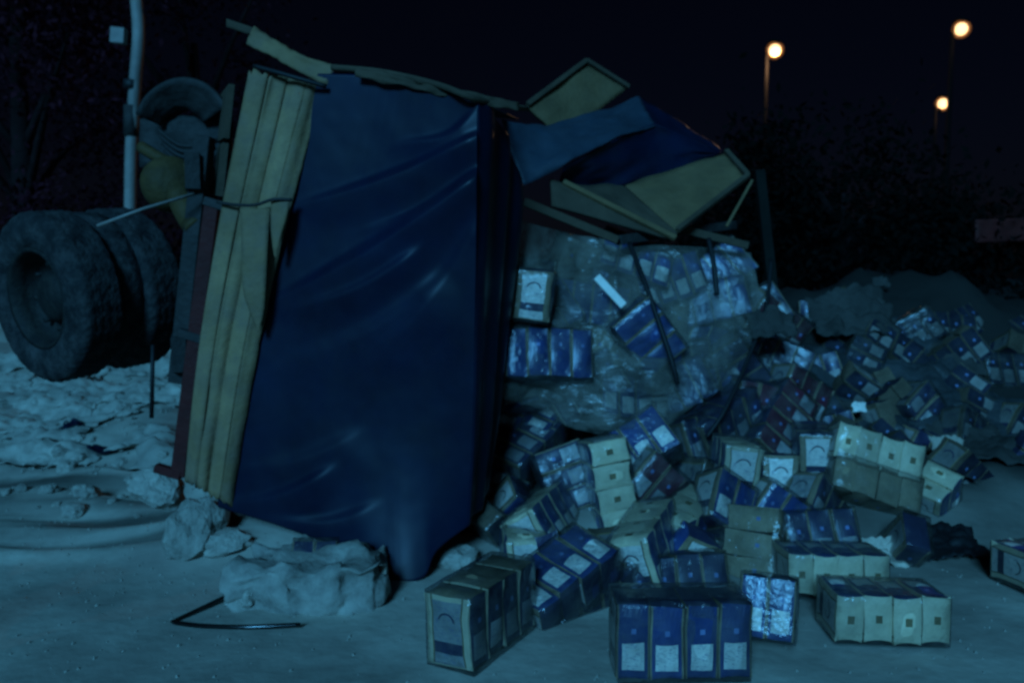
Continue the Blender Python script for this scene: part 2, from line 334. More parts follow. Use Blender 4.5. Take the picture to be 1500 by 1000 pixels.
# ------------------------------------------------------------------ packs and wrapped multipacks
PW, PD, PH = .12, .19, .27
def make_pack(name, side, lab, card=None, end=None, seed=0):
    V, Fs, MI = [], [], []
    mats = [card or M['card'], side, lab, M['blue2'], M['navy'], M['card_line'], M['white'], end or card or M['card']]
    def face(us, vs_, fn, cell):
        base = len(V); nu = len(us)
        for v in vs_:
            for u in us: V.append(fn(u, v))
        for j in range(len(vs_) - 1):
            for i in range(nu - 1):
                Fs.append((base + j * nu + i, base + j * nu + i + 1, base + (j + 1) * nu + i + 1, base + (j + 1) * nu + i))
                MI.append(cell((us[i] + us[i + 1]) / 2, (vs_[j] + vs_[j + 1]) / 2))
    bl = lambda a, b, k: k * (1 - (a * a)) * (1 - (b * b))
    # narrow printed sides (+-y)
    ux = [-.06, -.053, -.040, -.025, -.009, .009, .025, .040, .053, .06]; vz = [-.135, -.118, -.105, -.05, -.005, .008, .03, .05, .09, .135]
    def side_cell(x, z):
        if abs(x) > .053: return 0
        if -.105 < z < -.005 and abs(x) < .040: return 2
        if abs(x) < .009 and .03 < z < .05: return 3
        return 1
    for s in (-1, 1):
        face([u * -s for u in ux], vz, lambda x, z: (x, s * (PD / 2 + bl(x / .06, z / .135, .014)), z), side_cell)
    # broad picture faces (+-x)
    uy = [-.095, -.07, -.063, -.04, 0, .04, .063, .07, .095]; vz2 = [-.135, -.129, -.085, -.04, 0, .06, .115, .135]
    def pic_cell(y, z):
        if .063 < abs(y) < .07 and z > -.129: return 5
        if -.085 < z < -.04 and abs(y) < .07: return 4
        if abs(y) < .063 and -.129 < z < .115: return 2
        return 0
    for s in (-1, 1):
        face([u * s for u in uy], vz2, lambda y, z: (s * (PW / 2 + bl(y / .095, z / .135, .005)), y, z), pic_cell)
        # dark arc of the picture, 1.5 mm proud
        b0 = len(V); k = 9; xx = s * (PW / 2 + .0065)
        for i in range(k + 1):
            a = math.pi * (.05 + .85 * i / k) 
            for r in (.033, .040): V.append((xx, s * r * math.cos(a), .035 + r * math.sin(a)))
        for i in range(k):
            q = (b0 + 2 * i, b0 + 2 * i + 1, b0 + 2 * i + 3, b0 + 2 * i + 2); Fs.append(q); MI.append(4)
    # top and bottom cells with a small square mark (+-z)
    cx = [-.06, -.045, -.015, .015, .045, .06]; cy = [-.095, -.06, -.018, .018, .06, .095]
    for s in (-1, 1):
        face([u * s for u in cx], cy, lambda x, y: (x, y, s * (PH / 2 + bl(x / .06, y / .095, .015))), lambda x, y: 5 if abs(x) < .015 and abs(y) < .018 and end is None else 7)
    V2 = []
    for (x, y, z) in V:
        e = ss(.05, .135, abs(z)) * (min(1, abs(x) / .06)) ** 3
        y *= 1 + .10 * e
        q = Vector((x, y, z)); n3 = q * 11 + Vector((seed * 13.1, 0, 0)); dn = .0055
        q += Vector((nz(n3.x, n3.y, n3.z) * .5, nz(n3.y, n3.z + 7, n3.x), nz(n3.z, n3.x + 3, n3.y))) * dn
        V2.append(tuple(q))
    V = V2
    m = bpy.data.meshes.new(name); m.from_pydata(V, [], Fs)
    for x in mats: m.materials.append(x)
    m.polygons.foreach_set('material_index', MI); m.update()
    return m
pk = {k: [make_pack('pack', a, b, c, e, sd) for sd in range(4)] for k, (a, b, c, e) in {'cream': (M['blue'], M['label'], M['card'], None), 'blue': (M['blue'], M['label'], M['card_mid'], M['navy']),
      'maroon': (M['maroon'], M['label_mid'], M['card_mid'], M['navy']), 'navy': (M['navy'], M['label_mid'], M['card_mid'], M['navy']), 'dirty': (M['mud'], M['label_dirty'], M['card_dirty'], M['card_dirty']),  # last kind here has the rear heap's dim light in its colours
      'dull': (M['navy'], M['label_mid'], M['card'], M['card_mid']), 'bare': (M['blue'], M['blue'], M['card_mid'], M['navy']), 'plain': (M['card_mid'], M['card_mid'], M['card_mid'], M['card_mid'])}.items()}  # dull: shade of an unlit side painted as navy and greyed labels
def make_film(seed, n=4):
    bm = bmesh.new(); bmesh.ops.create_cube(bm, size=1)
    bmesh.ops.subdivide_edges(bm, edges=bm.edges[:], cuts=7, use_grid_fill=True)
    sx, sy, sz = PW * n + .024, PD + .030, PH + .036
    for v in bm.verts:
        p = v.co.copy(); q = Vector((p.x * sx, p.y * sy, p.z * sz))
        rr = Vector((abs(p.x) * 2, abs(p.y) * 2, abs(p.z) * 2)); k = sum(1 for c in rr if c > .98)
        if k >= 2: q *= .975
        s = q * 14 + Vector((seed * 7, 0, 0))
        q += Vector((nz(s.x, s.y, s.z), nz(s.y, s.z, s.x + 9), nz(s.z, s.x, s.y + 5))) * .003
        v.co = q
    m = bpy.data.meshes.new('shrink_film'); bm.to_mesh(m); bm.free(); m.materials.append(M['film'])
    m.polygons.foreach_set('use_smooth', [True] * len(m.polygons)); return m
films = {n: [make_film(s, n) for s in range(3)] for n in (1, 2, 3, 4)}
placed = []
def case(c, x=None, y=None, z=None, label='', group='wrapped multipacks spilled from the truck', kind='blue', n=4, film=True, scale=1, name='wrapped_multipack'):
    "x row direction, y (blue side normal away), z pack-up direction; two of the three are given"
    if x is None: y = Vector(y).normalized(); z = Vector(z); z = (z - y * z.dot(y)).normalized(); x = y.cross(z)
    elif y is None: x = Vector(x).normalized(); z = Vector(z); z = (z - x * z.dot(x)).normalized(); y = z.cross(x)
    else: x = Vector(x).normalized(); y = Vector(y); y = (y - x * y.dot(x)).normalized(); z = x.cross(y)
    rot = Matrix((x, y, z)).transposed().to_4x4()
    o = empty(name); o.matrix_world = Matrix.Translation(c) @ rot
    o.rotation_mode = 'QUATERNION'; o.scale = (scale,) * 3; o.location = c; o.rotation_quaternion = rot.to_quaternion()
    tag(o, label, 'multipack' if n > 1 else 'pack', group)
    for i in range(n):
        p = bpy.data.objects.new('pack', pk[kind][rnd.randrange(4)]); link(p, o)
        p.location = ((i - (n - 1) / 2) * (PW + .003), rnd.uniform(-.006, .006), rnd.uniform(-.008, .008))
        p.rotation_euler = (rnd.uniform(-.03, .03), rnd.uniform(-.03, .03), rnd.uniform(-.04, .04))
        if i % 2: p.rotation_euler[2] += math.pi
    if film: link(bpy.data.objects.new('shrink_film', films[n][rnd.randrange(3)]), o)
    placed.append(Vector(c)); return o

V3 = Vector
def rest(px, py, sink=.0, **kw):
    "set a multipack down so that its front lower edge meets the ground at the pixel"
    o = case(V3((0, 0, 0)), **kw); m = o.rotation_quaternion.to_matrix(); n = kw.get('n', 4)
    hx = V3((PW * n / 2, PD / 2, PH / 2)); ez = sum(abs(m[2][k]) * hx[k] for k in range(3)); 
    p = gpt(px, py); vd = V3((p.x, p.y, 0)).normalized(); l = m.transposed() @ vd
    ey = sum(abs(l[k]) * hx[k] for k in range(3))
    c = V3((p.x, p.y, 0)) + vd * ey; c.z = h(p.x, p.y) + ez - sink + .012
    o.location = c; placed[-1] = c; return o
# front row on the road
rest(992, 1012, x=(1, .03, 0), z=(0, .05, 1), label='blue multipack standing upright at the bottom edge, four white labels facing the camera')
rest(1124, 972, scale=.85, x=(.9, -.35, 0), z=(-.05, .38, 1), n=2, label='short blue twin pack standing just right of the upright front multipack')
rest(1287, 968, scale=.9, x=(1, -.06, -.015), z=(.02, -1, .06), kind='cream', label='cream-ended multipack lying on the road, nearest the right corner, showing four pack ends')
rest(1212, 896, scale=.92, x=(1, -.03, -.01), z=(.02, -1, .1), kind='cream', label='cream-ended multipack lying behind the right-hand one, its right end partly hidden')
case(gpt(657, 984) + V3((.50, .87, 0)) * .25 + V3((0, 0, .155)), x=(.50, .87, .0), z=(-.02, .03, 1), kind='dull', label='multipack at the lower left of the spill, cream picture end toward the camera')  # shade on the long side comes from the pack colours
case(P(822, 852, 3.52), x=(.385, .30, .19), y=(.35, .55, -.85), label='blue multipack tipped diagonally with four white labels facing up, beside the picture-end one')
case(P(866, 893, 3.60), x=(.40, .30, .17), y=(-.45, .85, .12), kind='navy', label='dark multipack under the tipped blue one, dull grey labels along its side')
case(P(950, 798, 3.86), x=(.35, .75, .12), z=(-.35, -.15, .9), kind='cream', label='multipack with a cream picture end tilted to the left, above the tipped blue one')
case(P(985, 856, 3.72), x=(1, .1, .05), z=(.08, .3, 1), kind='navy', label='dark blue multipack with grey labels half hidden behind the upright front multipack')
case(P(1103, 818, 3.95), x=(.2, .35, .9), z=(.75, -.5, .1), kind='plain', label='plain tan multipack leaning on its end, right of the dark blue one')
case(P(765, 812, 4.02), x=(-.1, 1, .05), z=(.03, .02, 1), kind='cream', label='multipack behind the picture-end one, small cream end with a dark arc', n=3)
case(P(800, 765, 4.22), x=(.35, .9, .1), z=(-.5, .1, .85), kind='cream', label='multipack leaning left with a cream arc-printed end, under the dark leaning one')
case(P(893, 708, 4.28), x=(-.18, .1, 1), z=(.1, -1, .2), kind='cream', label='multipack stood on end, cream pack ends stacked one above another')
case(P(834, 716, 4.50), x=(-.35, .25, .9), y=(-.2, .9, .1), kind='navy', label='dark multipack leaning left of the on-end cream one')
case(P(938, 655, 4.45), x=(.75, .1, .45), y=(.1, .75, -.6), label='shiny blue and white multipack just below the plastic sheet', n=3)
case(P(972, 722, 4.34), x=(.6, .15, -.55), y=(-.3, .9, .1), kind='maroon', label='dark maroon multipack sloping down below the shiny blue one')
case(P(1075, 681, 4.45), x=(.05, 1, -.05), z=(.12, .05, 1), kind='cream', label='multipack with a pale upright picture end, right of the maroon one', n=3)
case(P(1135, 702, 4.55), x=(.1, 1, -.2), z=(.05, .35, 1), label='grey-blue multipack beside the pale upright picture end', n=2)
case(P(1068, 747, 4.16), x=(.7, .2, -.5), y=(-.05, .75, -.55), label='bright blue multipack with shiny white labels under the pale upright one', n=3)
case(P(1138, 757, 4.24), x=(.7, .1, -.5), y=(.15, .9, -.3), label='blue multipack sloping down right of the shiny-labelled one', n=3, kind='blue')
case(P(1196, 793, 3.98), x=(1, .05, .05), y=(0, .85, -.45), label='dim blue multipack with greyish labels behind the cream-ended ones', n=3, kind='navy')
case(P(1274, 665, 4.60), x=(.95, -.12, -.27), z=(-.05, -.93, .32), kind='cream', label='large cream multipack perched on the right heap showing four pack ends')
case(P(1270, 715, 4.52), x=(.95, -.12, -.3), y=(0, .5, .9), kind='plain', label='tan multipack directly under the perched cream one')
case(P(1190, 660, 4.75), x=(.2, 1, 0), z=(0, .1, 1), label='grey-blue multipack left of the perched cream one', n=3)
case(P(1366, 727, 4.60), x=(.7, .4, .5), z=(-.5, -.6, .5), kind='cream', label='burst cream multipack right of the perched one', n=2)
rest(1532, 888, scale=.85, kind='cream', x=(.97, .2, 0), z=(.2, -1, .05), label='lone multipack cut off by the right edge of the picture')
case(P(1003, 770, 4.12), x=(.6, .6, .2), z=(-.3, -.6, .7), kind='cream', label='cream multipack wedged between the tilted picture end and shiny labels', n=3)
# dark wrapped stack in the shade of the tarp
for i, (px, py, d, tl) in enumerate([(735, 700, 4.75, .2), (770, 650, 4.85, .35), (745, 615, 5.0, .1), (720, 755, 4.6, .15), (800, 605, 5.05, .3)]):
    case(P(px, py, d), x=(.45, .5, .7 - tl), y=(.35, .75, -.3), kind=['blue', 'navy', 'blue', 'navy', 'blue'][i],
         label='shaded dark blue multipack beside the big tarp, ' + ['middle of the stack by the hem', 'right of the stack under the plastic', 'upper left one at the tarp edge', 'lowest one by the ground', 'topmost, just under the plastic sheet'][i], group='shaded multipacks beside the tarp')
# cargo inside the truck behind the plastic sheet
case(P(800, 522, 4.56), kind='bare', x=(1, .15, -.05), y=(0, .95, -.3), z=None, label='blue multipack showing through the plastic sheet beside the tarp')
case(P(783, 432, 4.62), y=None, x=(.1, 1, 0), z=(.12, .05, 1), label='pale picture-ended multipack above the blue one under the plastic sheet', n=3)
case(P(945, 492, 4.60), kind='bare', x=(.6, .1, -.75), y=(.1, .95, -.2), label='blue multipack tipped steeply behind the hanging black cable', n=3)
for i in range(24):
    gx, gy = i % 6, i // 6
    px = 770 + gx * 56 + rnd.uniform(-22, 22) + (30 if gy % 2 else 0); py = 400 + gy * 58 + rnd.uniform(-15, 15)
    d = 5.12 + .50 * (px - 770) / 340 - .09 * gy + rnd.uniform(-.06, .06)
    a = rnd.uniform(-.7, .7)
    case(P(px, py, d), x=(math.cos(a), rnd.uniform(-.2, .4), math.sin(a)), y=(rnd.uniform(-.3, .3), .9, rnd.uniform(-.6, .1)), kind=rnd.choice(['bare', 'navy', 'plain', 'blue', 'cream', 'dull']), n=rnd.choice([4, 3, 4]),
         label='wrapped multipack tumbled just behind the cloudy plastic sheet', group='multipacks tumbled behind the plastic sheet')
stk = 0
for layer, y0 in enumerate((5.5,)):
    for r_ in range(6):
        for c_ in range(4):
            x = .12 + c_ * .46 + rnd.uniform(-.05, .05) + .1 * (r_ % 2); z = .16 + r_ * .285
            if z > 1.55 - .10 * c_ - .0 * layer: continue
            y = y0 + rnd.uniform(-.08, .08) + .06 * c_
            z = max(z, h(x, y) + .1)
            a = rnd.uniform(-.35, .35)
            if rnd.random() < .5: kw = dict(x=(math.cos(a), math.sin(a), rnd.uniform(-.2, .2)), z=(rnd.uniform(-.15, .15), rnd.uniform(-.2, .2), 1))
            else: kw = dict(x=(math.cos(a), math.sin(a), rnd.uniform(-.2, .2)), z=(0, -1, rnd.uniform(-.2, .2)))
            case(V3((x, y, z)), kind=rnd.choice(['blue', 'navy', 'navy', 'plain']), label='wrapped multipack packed inside the truck behind the cloudy plastic sheet', group='multipacks still inside the truck', **kw)
# dark jumble of packs right of the truck
for i, (px, py, d) in enumerate([(1130, 470, 5.5), (1145, 530, 5.4), (1060, 620, 4.95), (1110, 590, 5.1), (1140, 620, 5.0), (1020, 640, 4.9), (1085, 545, 5.25), (1165, 580, 5.2)]):
    case(P(px, py, d), x=(rnd.uniform(.2, 1), rnd.uniform(-.3, .5), rnd.uniform(-.9, .9)), y=(rnd.uniform(-.4, .4), .9, rnd.uniform(-.5, .2)), kind=['maroon', 'navy', 'navy', 'maroon'][i % 4], n=[4, 3][i % 2],
         label=['dark maroon multipack highest in the jumble by the corner post', 'dark navy multipack just below the topmost maroon one', 'dark navy multipack low under the hanging cable end', 'dark maroon multipack in the middle of the jumble right of the plastic', 'dark maroon multipack low in the jumble left of the perched cream one', 'dark navy multipack lowest left under the plastic sheet rim', 'dark navy multipack touching the right rim of the plastic sheet', 'dark maroon multipack at the right end of the jumble'][i], group='dark multipacks beside the plastic sheet')
cnt = 0; tries = 0
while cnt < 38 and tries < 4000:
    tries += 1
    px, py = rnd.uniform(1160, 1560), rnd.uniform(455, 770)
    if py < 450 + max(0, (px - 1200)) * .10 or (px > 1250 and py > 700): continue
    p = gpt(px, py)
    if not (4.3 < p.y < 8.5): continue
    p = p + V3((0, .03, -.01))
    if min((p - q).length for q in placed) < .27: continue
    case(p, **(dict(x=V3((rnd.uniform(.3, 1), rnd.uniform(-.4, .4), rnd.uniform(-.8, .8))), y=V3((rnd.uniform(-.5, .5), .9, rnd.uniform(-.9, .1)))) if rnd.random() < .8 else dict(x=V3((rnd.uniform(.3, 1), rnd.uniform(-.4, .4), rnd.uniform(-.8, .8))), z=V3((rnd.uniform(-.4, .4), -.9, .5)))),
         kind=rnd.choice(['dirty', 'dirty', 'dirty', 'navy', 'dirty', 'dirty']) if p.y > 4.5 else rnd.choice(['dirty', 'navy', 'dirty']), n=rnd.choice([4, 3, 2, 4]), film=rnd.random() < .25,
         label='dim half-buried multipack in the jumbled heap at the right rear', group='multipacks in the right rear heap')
    cnt += 1

lp = 0
while lp < 16:
    px, py = rnd.uniform(720, 1330), rnd.uniform(600, 850); p = gpt(px, py) + V3((0, 0, .08))
    if min((p - q).length for q in placed) < .2: continue
    case(p, x=V3((rnd.uniform(-1, 1), rnd.uniform(-1, 1), rnd.uniform(-.6, .6))), z=V3((rnd.uniform(-1, 1), rnd.uniform(-1, .4), rnd.uniform(-.3, 1))) + V3((.01, .02, .03)), n=1, film=rnd.random() < .5,
         kind=rnd.choice(['blue', 'navy', 'dirty', 'blue']), label='loose single pack fallen out among the multipacks of the central heap', group='loose packs in the central heap', name='loose_pack'); lp += 1

# ------------------------------------------------------------------ the overturned truck
T = empty('overturned_truck', (-.9, 4.4, 0))
tag(T, 'overturned cargo truck under a torn navy tarp, cream boards and wheels on its left', 'truck')
# --- big navy tarp
top = spline(PP((466, 108, 4.08), (560, 112, 4.02), (640, 130, 3.94), (700, 152, 3.88)), 6)
bottom = spline(PP((320, 742, 4.12), (400, 765, 4.04), (470, 790, 3.96), (520, 803, 3.91), (545, 838, 3.85), (590, 853, 3.80), (622, 844, 3.82), (640, 806, 3.88), (686, 770, 3.96)), 5)
left = spline(PP((466, 108, 4.08), (425, 230, 4.12), (388, 360, 4.14), (338, 500, 4.14), (318, 620, 4.13), (320, 742, 4.12)), 6)
right = spline(PP((700, 152, 3.88), (699, 300, 3.90), (697, 450, 3.92), (694, 620, 3.94), (686, 770, 3.96)), 6)
bline = spline(PP((320, 742, 4.12), (440, 775, 4.06), (560, 795, 4.01), (686, 770, 3.96)), 8)
fp0 = coons(top, bline, left, right); fpb = coons(top, bottom, left, right)
def fp(u, v): return fp0(u, v) + (fpb(u, 1) - fp0(u, 1)) * v ** 7
creases = [((705, 200), (430, 305), 13, .030), ((705, 258), (398, 446), 17, .050), ((690, 262), (560, 330), 9, .018), ((610, 372), (455, 448), 14, .022), ((480, 690), (336, 738), 12, .022),
           ((540, 745), (420, 762), 12, .018), ((690, 172), (620, 208), 10, .02), ((640, 420), (470, 520), 26, .02), ((520, 640), (360, 690), 20, .014), ((705, 330), (560, 520), 24, .018)]
def px_of(p):
    r = p - V3((0, 0, CAMZ)); f_ = r.y * cp - r.z * sp; u_ = r.y * sp + r.z * cp
    return 750 + F * r.x / f_, 500 - F * u_ / f_
def tarp_front(u, v):
    p = fp(u, v); q = px_of(p); d = 0
    for (a, b, w_, am) in creases:                      # folds are laid out on the sheet itself and pushed out as real relief
        ax, ay = a; bx, by = b; L = math.hypot(bx - ax, by - ay); tx, ty = (bx - ax) / L, (by - ay) / L
        s = (q[0] - ax) * tx + (q[1] - ay) * ty; o = (q[0] - ax) * -ty + (q[1] - ay) * tx
        o += 10 * math.sin(s / L * 3.1)
        if -30 < s < L + 60:
            e = ss(-30, 25, s) * ss(L + 60, L * .45, s)
            d += 1.3 * am * e * (math.exp(-(o / (w_ * .62)) ** 2) if o > 0 else math.exp(-(o / (w_ * 3.0)) ** 2))
    d += .006 * fbm(p.x * 1.6, p.z * 1.6, 3) + .012 * math.sin(math.pi * u) * math.sin(math.pi * v)
    return p + V3((0, -d, 0))
sheet('tarp_cover', tarp_front, 150, 190, M['tarp'], T, .004)
# side of the tarp turning the corner and running back
stop = spline(PP((700, 152, 3.88), (722, 160, 4.0), (738, 195, 4.2), (764, 262, 4.42)), 5)
sbot = spline(PP((686, 770, 3.96), (697, 752, 4.06), (706, 738, 4.18), (716, 705, 4.34)), 5)
slf = right
srt = spline(PP((764, 262, 4.42), (766, 305, 4.42), (756, 400, 4.40), (743, 500, 4.38), (733, 600, 4.37), (716, 705, 4.34)), 5)
f2 = coons(stop, sbot, slf, srt)
sheet('tarp_side', lambda u, v: f2(u, v) + V3((.02 * math.sin(u * 14 + 2 * v), -.012 * math.sin(u * 9), 0)) * math.sin(math.pi * u) + V3((.0, -.006, 0)), 40, 90, M['tarp'], T, .004)
# top of the tarp running back over the box
ft = coons(spline(PP((470, 106, 4.10), (560, 110, 4.04), (640, 128, 3.96), (706, 150, 3.90)), 4), PP((440, 150, 7.0), (600, 160, 7.0), (760, 175, 6.6)), PP((470, 106, 4.10), (440, 150, 7.0)), PP((706, 150, 3.90), (738, 165, 5.0), (760, 175, 6.6)))
sheet('tarp_top', lambda u, v: ft(u, v) + V3((0, 0, -.03 * math.sin(math.pi * u) * math.sin(v * 9) ** 2)), 40, 40, M['tarp_pale'], T, .004)
# ragged edge bar and rags along the top
tube('top_bar', spline(PP((486, 99, 4.07), (560, 106, 4.01), (640, 124, 3.93), (700, 146, 3.87), (772, 160, 4.5)), 6), .016, M['ply_dark'], T)
sheet('rag', lambda u, v: P(520 + 240 * u, 98 + 52 * u + 14 * v + 6 * nz(u * 9, v * 2), 3.99 - .11 * u + .5 * max(0, u - .75) - .02 * nz(u * 14, v * 3, 2)), 50, 4, M['ply_dark'], T, .003)
# --- cream corrugated side boards, seen end on
bl_t = [(366, 104), (394, 108), (422, 113), (450, 119), (476, 126)]
bl_m = [(327, 300), (352, 303), (377, 306), (401, 309), (424, 312)]
bl_b = [(272, 704), (289, 712), (306, 722), (323, 731), (341, 742)]
dd = [4.10, 4.08, 4.10, 4.07, 4.10]
for i in range(4):
    def bf(u, v, i=i):
        k = v
        def row(t):
            if t < .31:
                s = t / .31; return [(a[0] + (b[0] - a[0]) * s, a[1] + (b[1] - a[1]) * s) for a, b in zip(bl_t, bl_m)]
            s = (t - .31) / .69; return [(a[0] + (b[0] - a[0]) * s - 6 * math.sin(math.pi * s), a[1] + (b[1] - a[1]) * s) for a, b in zip(bl_m, bl_b)]
        rw = row(v); a, b = rw[i], rw[i + 1]; uu = .012 + .976 * u
        if i == 3: uu *= 1 - .10 * abs(fbm(v * 14, 2, 3, 3)) - .10 * ss(.3, .36, v) * abs(nz(v * 9, 7))
        jag = 14 * nz(i * 3.3 + u * 5, 0) * (1 - v) ** 8 + 10 * nz(i * 2.1 + u * 6, 4) * v ** 10
        lim = 0
        x_, y_ = a[0] + (b[0] - a[0]) * uu, a[1] + (b[1] - a[1]) * uu + jag
        d = dd[i] + (dd[i + 1] - dd[i]) * u - .007 * math.sin(math.pi * u) - .004 * math.sin(u * 7 + i * 2 + v * 3) + .02 * nz(v * 4, i * 5 + u)
        return P(x_, y_, d)
    sheet('side_board', bf, 8, 60, M['cream'], T, .018)
# lower right boards are torn away: splintered tongue that hangs over the tarp
def tongue(name, l, r, d):
    fl = spline([P(*a, d) for a in l], 6); fr = spline([P(*a, d - .01) for a in r], 6); n_ = len(fl) - 1
    return sheet(name, lambda u, v: fl[round(v * n_)].lerp(fr[round(v * n_)], u) + V3((0, -.006 * math.sin(math.pi * u) - .02 * math.sin(3 * v), 0)), 6, n_, M['cream'], T, .012)
tongue('torn_board', [(352, 306), (356, 360), (358, 420), (366, 450), (379, 484)], [(396, 306), (394, 350), (391, 420), (388, 455), (380, 486)], 4.03)
tongue('torn_board', [(398, 296), (399, 330), (402, 360), (404, 375)], [(426, 290), (421, 320), (412, 350), (405, 377)], 4.02)
# seam strap across the boards
tube('strap', spline(PP((318, 296, 4.06), (345, 300, 4.02), (375, 300, 4.02), (400, 292, 3.99), (428, 293, 4.0)), 4), .008, M['steel'], T)
tube('strap', spline(PP((372, 97, 4.08), (405, 106, 4.04), (440, 116, 4.02), (478, 127, 4.04)), 4), .012, M['black'], T)
# bent cap board on the top
cl = spline(PP((362, 66, 4.22), (400, 84, 4.16), (440, 107, 4.1), (480, 126, 4.08)), 6); cu = spline(PP((372, 40, 4.26), (412, 66, 4.2), (452, 86, 4.14), (492, 97, 4.12)), 6)
sheet('cap_board', lambda u, v: cu[round(u * (len(cu) - 1))].lerp(cl[round(u * (len(cl) - 1))], v) + V3((0, -.01 * math.sin(math.pi * v) + .015 * nz(u * 9, v * 3), .012 * nz(u * 12, 3))), len(cu) - 1, 6, M['cream'], T, .018)
sheet('cap_rag', lambda u, v: P(332 + 42 * u, 28 + 14 * u + 12 * v, 4.3), 8, 3, M['ply_dark'], T, .01)
# --- dark red bed frame and the bed behind it
rf = beam('bed_frame', P(316, 296, 4.2), P(266, 694, 4.2), .075, .12, M['red'], T)
for (px, py) in ((322, 300), (284, 492), (250, 690)):
    beam('frame_bracket', P(px - 22, py - 6, 4.16), P(px + 16, py + 6, 4.16), .045, .05, M['red'] if py > 600 else M['steel'], T)
fb = coons(PP((340, 120, 4.3), (300, 170, 8.0)), PP((280, 700, 4.3), (300, 560, 8.0)), PP((340, 120, 4.3), (280, 700, 4.3)), PP((300, 170, 8.0), (300, 560, 8.0)))
for k in range(7):                                   # bed floor, board by board, standing on edge
    sheet('floor_board', lambda u, v, k=k: fb(u, (k + .04 + .92 * v) / 7), 6, 2, M['ply_dark'], T, .03, smooth=False)
for (px, py) in ((282, 250), (262, 520)):
    beam('chassis_rail', P(px, py, 4.45), P(px + 12, 400 + (py - 400) * .55, 8.0), .08, .2, M['steel'], T, side=(0, 0, 1))
beam('cross_member', P(300, 200, 4.55), P(262, 560, 4.55), .09, .1, M['steel'], T)
# --- axle, spring, guard and hub above the wheels
tube('axle', spline(PP((120, 420, 4.75), (200, 405, 4.95), (290, 392, 5.2)), 4), .07, M['steel'], T, 12)
def arch(name, cx, cy, d, rx, ry, a0, a1, wd, m_):
    return sheet(name, lambda u, v: P(cx + rx * math.cos(R(a0 + (a1 - a0) * u)), cy - ry * math.sin(R(a0 + (a1 - a0) * u)), d + wd * v), 18, 4, m_, T, .012)
sheet('mudguard', lambda u, v: P(268 + (34 + 40 * v) * math.cos(R(128 * u + 30)), 200 - (40 + 46 * v) * math.sin(R(128 * u + 30)), 4.78 + .12 * (1 - v) + .02 * nz(u * 6, v * 3)), 24, 5, M['steel'], T, .02)
sheet('guard_plate', lambda u, v: P(205 + 135 * u, 175 + 70 * v - 12 * u + 16 * u * v, 4.95 + .03 * nz(u * 4, v * 4)), 14, 8, M['steel'], T, .02)
tube('spring_bracket', spline(PP((206, 215, 4.8), (240, 235, 4.75), (275, 250, 4.7), (302, 262, 4.6)), 4), .035, M['rust'], T)
for k in range(4):
    tube('spring_leaf', spline(PP((232 + 3 * k, 190 + 10 * k, 4.86), (268, 214 + 8 * k, 4.84), (318 - 3 * k, 206 + 11 * k, 4.82)), 5), .014, M['steel'], T, 6)
def lathe(name, c, axis, prof, m_, parent, n=40, mod=None):
    ax = Vector(axis).normalized(); a = ax.cross(V3((0, .1, 1))).normalized(); b = ax.cross(a); off = parent_world(parent)
    vs_, fs = [], []
    for (r, t) in prof:
        for k in range(n):
            th = 2 * math.pi * k / n; rr, tt = (r, t) if mod is None else mod(r, t, k)
            vs_.append(Vector(c) - off + ax * tt + (a * math.cos(th) + b * math.sin(th)) * rr)
    for i in range(len(prof) - 1):
        for k in range(n): fs.append((i * n + k, i * n + (k + 1) % n, (i + 1) * n + (k + 1) % n, (i + 1) * n + k))
    return mesh(name, vs_, fs, m_, parent, smooth=True)
lathe('differential_housing', P(250, 270, 4.72), (.5, -.8, .2), [(.0, -.16), (.09, -.15), (.15, -.08), (.165, 0), (.15, .06), (.09, .11), (.06, .12), (0, .125)], M['rust'], T, 24)
tube('hub_neck', spline(PP((262, 285, 4.66), (275, 312, 4.6), (290, 335, 4.55)), 4), [.075] * 9, M['rust'], T, 10)
tube('brake_rod', PP((142, 331, 4.18), (210, 306, 4.28), (284, 284, 4.42)), .009, M['post'], T, 6)
# --- the pair of wheels
axd = V3((.52, .84, .10)).normalized()
def wheel(c, face):
    W = empty('wheel'); W.parent = T; W.location = Vector(c) - Vector(T.location)
    Ro, wd = .50, .27
    tread = []
    prof = [(.285, -.10), (.30, -.125), (.36, -.135), (.43, -.132), (.475, -.115), (.497, -.085)]
    prof += [(.497, -.085 + .17 * i / 8) if (i % 2 == 0) else (.487, -.085 + .17 * i / 8) for i in range(1, 8)]
    prof += [(.497, .085), (.475, .115), (.43, .132), (.36, .135), (.30, .125), (.285, .10)]
    def mod(r, t, k):
        if r > .47 and k % 3 == 0: return r - .006, t
        return r, t
    lathe('tyre', c, axd, prof, M['rubber'], W, 96, mod)
    lathe('rim', c, axd, [(.287, -.105), (.295, -.12), (.27, -.115), (.262, -.04), (.245, .02), (.17, .05), (.15, .045), (.15, -.02), (.11, -.05), (.0, -.055)] if face else [(.287, -.105), (.27, -.1), (.262, .1), (.287, .105)], M['rim'], W, 40)
    if face:
        a = Vector(axd).cross(V3((0, .1, 1))).normalized(); b = Vector(axd).cross(a)
        for k in range(8):
            th = 2 * math.pi * k / 8; q = Vector(c) + Vector(axd) * .03 + (a * math.cos(th) + b * math.sin(th)) * .19
            tube('wheel_nut', [q - Vector(axd) * .05, q + Vector(axd) * .02], .016, M['rim'], W, 6)
wheel(P(82, 434, 4.70), True)
wheel(P(82, 434, 4.70) + Vector(axd) * .40, False)
lathe('brake_drum', P(84, 428, 4.72) + Vector(axd) * .20, axd, [(.0, -.12), (.45, -.12), (.46, 0), (.45, .12), (.0, .12)], M['rubber'], T, 28)
